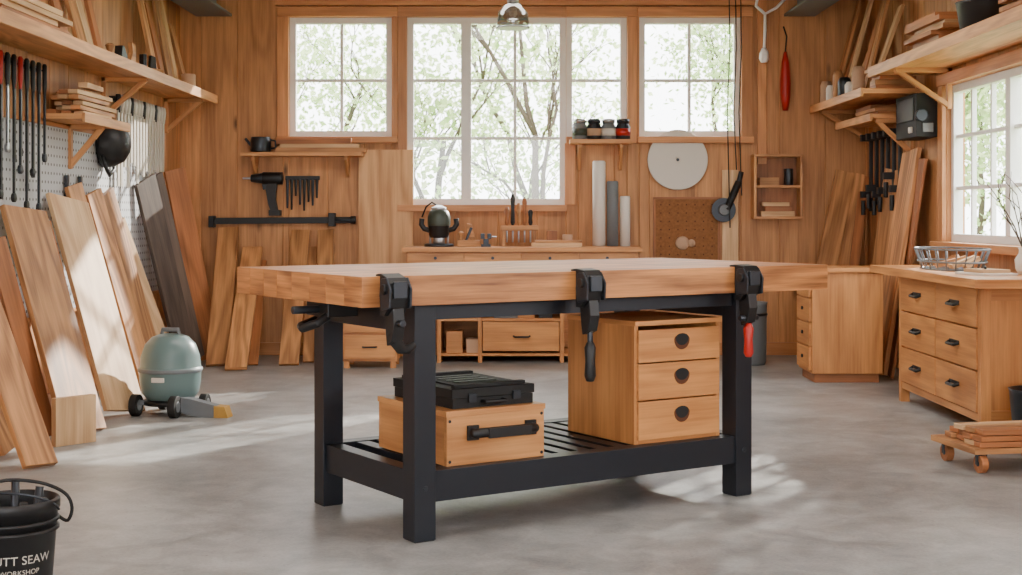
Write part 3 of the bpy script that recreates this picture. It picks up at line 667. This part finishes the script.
m=Mesh('basket_of_tools'); c=Vector((2.55,7.5,2.0805)); m.lathe([(.12,0),(.14,.02),(.16,.15),(.165,.16),(.15,.16),(.12,.02)],c,M_blkp,24)
for i in range(12):
    a=random.random()*6.28; m.cyl(c+Vector((.05*math.cos(a),.05*math.sin(a),.03)),c+Vector((.13*math.cos(a),.13*math.sin(a),.25+.1*random.random())),.015,random.choice((M_blkp,M_gun,M_gun)),n=10)
m.done(0)
stack('lumber_stack',2.42,2.75,6.3,7.1,2.0805,4)
m=Mesh('shelf_upright_boards')
for i,(y,h,w,mt) in enumerate(((10.85,.85,.1,W_oak),(10.7,.62,.14,W_red),(10.5,.8,.09,W_pale),(10.3,.5,.12,W_oak),(10.1,.75,.12,W_red),(9.9,.9,.1,W_oak),(9.72,.6,.1,W_pale))):
    m.bar((2.5,y,1.9505+.002),(2.72,y+.03,1.9505+h),w,.022,mt,up=(1,0,0))
dz=1.951-min(v.z for v in m.V); m.V=[v+Vector((0,0,dz)) for v in m.V]; m.done(.002)
m=Mesh('shelf_pots')
for (x,y,r,h,mt) in ((2.43,10.80,.045,.18,M_clay),(2.425,10.6,.04,.13,M_disc),(2.43,10.4,.04,.22,W_oak),(2.43,10.2,.05,.15,M_gun),(2.43,10.0,.045,.1,M_disc),(2.43,9.8,.045,.19,M_clay)):
    m.lathe([(r*.8,0),(r,.02),(r,h*.8),(r*.7,h)],(x,y,1.9505),mt,20)
m.done(0)
stack('corner_offcuts',2.42,2.74,9.42,9.62,1.9505,5,.04)
stack('lower_shelf_offcuts',2.53,2.75,9.75,10.5,1.8005,3)

# ---------------------------------------------------------------- left wall stuff
m=Mesh('pegboard_panel'); m.box(XL,XL+.012,5.2,10.35,.55,1.60,M_peg,None,1)
m.box(XL,XL+.02,5.2,10.35,.53,.549,W_trim,.4,1); m.box(XL,XL+.02,5.2,10.35,1.601,1.62,W_trim,.4,1)
m.done(.001)
m=Mesh('hanging_wrenches')
m.box(XL,XL+.03,6.7,7.65,1.88,1.91,M_blkp,None,1)
for i in range(20):
    y=6.72+i*.047; L=random.uniform(.40,.80); x=XL+.05+.014*(i%2); mt=random.choice((M_blkp,M_blkp,M_blkp,M_gun,M_gun,M_steel)); hc=M_red if i in (5,10,11) else random.choice((M_blkp,M_blkp,M_gun))
    m.lathe([(.008,.02),(.013,.01),(.013,-.10),(.008,-.15)],(x,y,1.90),hc,10); m.box(x-.006,x+.006,y-.007,y+.007,1.90-L,1.76,mt)
    if i%2: m.lathe([(.010,-.01),(.024,-.008),(.024,.008),(.01,.01)],(x,y,1.90-L),mt,12,axis=(1,0,0))
    else: m.box(x-.007,x+.007,y-.014,y+.014,1.90-L,1.94-L,mt)
    m.cyl((XL,y,1.885),(x,y,1.885),.005,M_gun,n=6)
m.done(.001)
m=Mesh('hanging_chisels'); m.box(XL,XL+.04,9.05,10.3,1.84,1.87,M_blkp,None,1)
for i in range(16):
    y=9.09+i*.078; L=random.uniform(.40,.6); x=XL+.05
    m.lathe([(.016,0),(.022,-.04),(.014,-.12)],(x,y,1.885),M_blkp if i%4==0 else M_ivory,10); m.box(x-.005,x+.005,y-.022,y+.022,1.88-L,1.78,M_ivory)
    m.cyl((XL,y,1.865),(x,y,1.865),.005,M_gun,n=6)
m.done(.001)
m=Mesh('black_hard_hat'); c=Vector((XL+.022,8.84,1.55))
m.lathe([(.15,0),(.15,.02),(.145,.07),(.115,.13),(.06,.165),(.01,.17)],c,M_blkp,28,axis=(1,0,0)); m.tube([c+Vector((.02,-.12,-.05)),c+Vector((.06,-.13,-.16)),c+Vector((.05,-.03,-.20)),c+Vector((.05,.08,-.16)),c+Vector((.02,.12,-.05))],.012,M_blkp,8); m.done(0)
m=Mesh('hanging_pliers')
for i,y in enumerate((8.1,8.35)):
    x=XL+.03; z=1.25
    for s_ in (-1,1): m.tube([(x,y,z),(x,y+s_*.03,z-.08),(x,y+s_*.025,z-.22)],.012,(M_blkp,M_red)[i],8)
    m.box(x-.01,x+.01,y-.018,y+.018,z,z+.08,M_gun); m.cyl((XL+.012,y,z+.03),(x,y,z+.03),.005,M_gun,n=6)
m.done(.001)
m=Mesh('shelf_wood_scraps')
for i in range(15):
    z=1.6615+.028*(i//3); m.bar((-2.55+.06*(i%3),7.76+random.random()*.2,z+.013),(-2.55+.06*(i%3)+random.uniform(-.02,.02),8.3+random.random()*.28,z+.013),.055,.024,random.choice((W_oak,W_pale,W_red)))
m.bar((-2.40,7.85,1.83),(-2.5,8.5,1.86),.05,.03,W_pale)
m.done(.002)
m=Mesh('shelf_upright_boards')
for (y,h,w,mt) in ((7.6,.5,.12,W_red),(7.9,.5,.14,W_oak),(8.08,.45,.12,W_pale),(8.26,.55,.1,W_red),(9.55,.62,.12,W_oak),(9.75,.55,.1,W_red),(9.95,.7,.14,W_oak),(10.15,.65,.1,W_pale),(10.45,.5,.12,W_oak)):
    m.bar((-2.42,y,ZS+.005),(-2.55,y+.02,ZS+h),w,.022,mt,up=(1,0,0))
dz=ZS+.001-min(v.z for v in m.V); m.V=[v+Vector((0,0,dz)) for v in m.V]; m.done(.002)
stack('lumber_stack',-2.56,-2.3,6.2,7.4,ZS+.0005,5)
m=Mesh('jack_plane'); m.T=Matrix.Translation((-2.42,8.72,ZS+.0005))@Matrix.Rotation(math.radians(80),4,'Z')@Matrix.Scale(1.3,4)
m.box(-.2,.2,-.035,.035,0,.03,M_gun); m.prism([(.06,.03),(.13,.03),(.12,.12),(.08,.13),(.09,.08)],(0,.012,0),(1,0,0),(0,0,1),.024,W_oak); m.lathe([(.02,.03),(.012,.06),(.024,.09),(.012,.1)],(-.13,0,0),W_oak,14); m.prism([(-.05,.03),(.03,.03),(-.02,.1),(-.04,.1)],(0,.02,0),(1,0,0),(0,0,1),.04,M_gun); m.done(.003)
m=Mesh('block_plane'); m.T=Matrix.Translation((-2.42,9.25,ZS+.0005))@Matrix.Rotation(math.radians(60),4,'Z')
m.box(-.14,.14,-.035,.035,0,.05,W_oak); m.prism([(.04,.05),(.1,.05),(.09,.13),(.05,.14)],(0,.012,0),(1,0,0),(0,0,1),.024,M_blkp); m.box(-.03,0,-.02,.02,.05,.14,M_gun); m.done(.003)
m=Mesh('paint_tin'); m.lathe([(.05,0),(.052,.005),(.052,.10),(.048,.105)],(-2.35,10.2,ZS+.0005),M_clay,24); m.done(0)

# shop vacuum
m=Mesh('shop_vacuum'); o=fl(166,416); m.T=Matrix.Translation((o.x,o.y+.1,0))@Matrix.Rotation(math.radians(-8),4,'Z')
m.lathe([(.09,.075),(.13,.085),(.155,.12),(.166,.18),(.168,.235),(.172,.238),(.172,.256),(.166,.26),(.160,.32),(.138,.385),(.10,.425),(.06,.44),(.02,.443)],(0,0,0),M_teal,48)
m.lathe([(.173,.234),(.176,.24),(.176,.25),(.173,.256)],(0,0,0),M_grey,48)
m.lathe([(.12,.05),(.15,.055),(.155,.075),(.12,.085)],(0,0,0),M_blkp,40)
m.tube([(-.05,0,.43),(-.045,0,.465),(.045,0,.465),(.05,0,.43)],.013,M_grey,10)
m.box(-.04,.03,-.176,-.16,.19,.215,M_disc)
for (x,y,r) in ((-.15,-.12,.06),(.09,-.17,.06),(-.1,.15,.05),(.16,.10,.05)):
    m.cyl((x-.02,y,r),(x+.02,y,r),r,M_rub,n=24); m.cyl((x-.023,y,r),(x+.023,y,r),r*.5,M_grey,n=18); m.bar((x*.6,y*.6,.07),(x,y,r+.012),.03,.025,M_grey)
m.prism([(.08,.03),(.08,.11),(.16,.10),(.33,.06),(.36,.02),(.34,.0),(.2,.0)],(0,-.06,.0),(1,0,0),(0,0,1),.07,M_grey)
m.prism([(.30,.0),(.30,.065),(.36,.06),(.38,.0)],(0,-.055,.0005),(1,0,0),(0,0,1),.085,M_yel)
m.done(.005)

# black bucket
Yb=4.0; cb=Vector(((12-CX)/F*Yb,Yb,0)); zt2=H-(498-YH)*Yb/F
m=Mesh('black_bucket'); R0,R1=.105,.126
m.lathe([(R0,0),(R0+.002,.005),(R1,zt2-.03),(R1+.006,zt2-.028),(R1+.006,zt2-.005),(R1+.002,zt2),(R1-.004,zt2),(R1-.006,zt2-.03),(R0-.004,.008)],cb,M_blkp,48)
for dz in (.06,.085): m.lathe([(R1-.004,zt2-dz-.006),(R1+.004,zt2-dz-.004),(R1+.004,zt2-dz+.004),(R1-.002,zt2-dz+.006)],cb,M_blkp,48)
pts=[cb+Vector((math.cos(a)*(R1+.012),-.01-.05*math.sin(a),zt2-.03+.055*math.sin(a))) for a in [math.pi*i/16 for i in range(17)]]
m.tube(pts,.0035,M_gun,8)
cab=[cb+Vector(q) for q in ((-.05,.0,zt2-.05),(-.06,-.03,zt2+.03),(0,-.05,zt2+.06),(.09,-.03,zt2+.05),(.15,.0,zt2+.015),(.165,.02,zt2-.03),(.15,.03,zt2-.07),(.12,.04,zt2-.06))]
def smooth(p,n=5):
    o=[]
    for i in range(len(p)-1):
        p0=p[max(i-1,0)];p1=p[i];p2=p[i+1];p3=p[min(i+2,len(p)-1)]
        for j in range(n):
            t=j/n; o.append(.5*((2*p1)+(p2-p0)*t+(2*p0-5*p1+4*p2-p3)*t*t+(3*p1-p0-3*p2+p3)*t**3))
    return o+[p[-1]]
m.tube(smooth(cab),.005,M_rub,8)
m.lathe([(R1-.03,zt2-.05),(R1-.012,zt2-.05)],cb,M_gun,32)
for i in range(7):
    a=i*.9; m.cyl(cb+Vector((.05*math.cos(a),.05*math.sin(a),.05)),cb+Vector((.09*math.cos(a),.09*math.sin(a),zt2+.0+.02*(i%3))),.012,random.choice((M_gun,M_blkp,M_gun)),n=10)
for txt,zz,sz in (('CUTT SEAW',.125,.034),('WORKSHOP',.095,.02),('TOOL BUCKET 20L',.07,.013)):
    cu=bpy.data.curves.new('t','FONT'); cu.body=txt; cu.size=sz; cu.align_x='CENTER'
    to=bpy.data.objects.new('t',cu); bpy.context.scene.collection.objects.link(to); bpy.context.view_layer.update()
    dg=bpy.context.evaluated_depsgraph_get(); me=to.evaluated_get(dg).to_mesh()
    vs=[]
    for v in me.vertices:
        z=zz+v.co.y; R=R0+(R1-R0)*z/(zt2-.03)+.0022; a=math.radians(-60)+v.co.x/R
        vs.append(cb+Vector((R*math.cos(a),R*math.sin(a),z)))
    m.add(vs,[tuple(p.vertices) for p in me.polygons],M_ivory)
    bpy.data.objects.remove(to)
m.done(0)

# ---------------------------------------------------------------- outdoors
m=Mesh('grass_ground'); m.box(-30,34,11.2,60,-.3,-.15,M_grass); m.box(-30,XL-.2,-30,11.2,-.3,-.15,M_grass); m.box(XR+.2,34,-30,11.2,-.3,-.15,M_grass); m.box(XL-.2,XR+.2,-30,YF-.2,-.3,-.15,M_floor); m.done(0)
def tree(x,y,h,spread,nl,seed,big=1):
    random.seed(seed); m=Mesh('garden_tree'); tips=[]
    def br(p,d,L,r,dep):
        pts=[p]
        for i in range(4):
            d=(d+Vector((random.uniform(-.22,.22),random.uniform(-.22,.22),random.uniform(-.02,.12)))).normalized(); pts.append(pts[-1]+d*L/4)
        m.tube(pts,r,M_bark,6,rr=[r*(1-.12*i) for i in range(5)])
        if dep<=1: tips.extend(pts[1:])
        if dep>0:
            for k in range(3 if dep>1 else 5):
                br(pts[random.choice((1,2,3,4))],(d+Vector((random.uniform(-1,1),random.uniform(-1,1),random.uniform(-.1,.5)))*.9).normalized(),L*.64,r*.5,dep-1)
    br(Vector((x,y,-.2)),Vector((0,0,1)),h*.45,h*.015,4)
    for i in range(nl):
        c=random.choice(tips)+Vector((random.gauss(0,.28),random.gauss(0,.28),random.gauss(0,.28)))*spread
        a=Vector((random.gauss(0,1),random.gauss(0,1),random.gauss(0,1))).normalized(); b=a.cross(Vector((random.gauss(0,1),random.gauss(0,1),random.gauss(0,1)))).normalized(); s_=random.uniform(.04,.075)*big
        m.add([c-a*s_,c+b*s_*.6,c+a*s_,c-b*s_*.6],[(0,1,2,3)],M_leaf)
    m.done(0)
for i,(x,y,h,sp,nl,bg_) in enumerate(((-3.6,17,5.5,1.2,3800,1),(-1.2,20,5.4,1.1,2000,1),(.4,16,5,1.0,900,1),(2.4,19,5.2,1.2,3000,1),(4.4,17.5,6.3,1.3,7000,1),(7.5,20,4,1.4,3200,1),(6.5,15,3.0,1.2,2200,1),(-6,21,6,1.6,3000,1),(.6,26,6.5,1.8,3800,1),(-3,27,6.5,1.8,3800,1),(4,27,6.5,1.8,3800,1),(8.2,25,5,1.6,2000,1),(5.3,8.9,3.9,.8,3500,1.4))):  # densest tree and the last, out-of-view one are placed to block sunlight
    tree(x,y,h,sp,nl,100+i,bg_)

# ---------------------------------------------------------------- lights, world
sd=Vector((-1.30,-1.88,-1)).normalized()
L=bpy.data.lights.new('sun','SUN'); L.energy=16; L.angle=math.radians(.9); L.color=(1,.94,.84)
o=bpy.data.objects.new('sun',L); o.rotation_euler=sd.to_track_quat('-Z','Y').to_euler(); o.location=(10,20,12); bpy.context.scene.collection.objects.link(o)
for (x,y,e) in ((0,1.2,45),(0,4.4,52),(0,7.6,66)):
    L=bpy.data.lights.new('ceiling_fill_light','AREA'); L.shape='RECTANGLE'; L.size=3.2; L.size_y=1.0; L.energy=e; L.color=(1,.96,.90)  # added fill lights under the ceiling, no lamp fixtures modelled
    o=bpy.data.objects.new('ceiling_fill_light',L); o.location=(x,y,2.98); bpy.context.scene.collection.objects.link(o)
w=bpy.data.worlds.new('sky'); bpy.context.scene.world=w; w.use_nodes=True
bg=w.node_tree.nodes['Background']; bg.inputs[0].default_value=(.97,.98,1,1); bg.inputs[1].default_value=10.5

cam=bpy.data.cameras.new('camera'); cam.sensor_width=36; cam.lens=36*F/1022; cam.shift_y=-(575/2-YH)/1022; cam.clip_start=.05; cam.clip_end=200
co=bpy.data.objects.new('camera',cam); co.location=(0,0,H); co.rotation_euler=(math.pi/2,0,0); bpy.context.scene.collection.objects.link(co); bpy.context.scene.camera=co
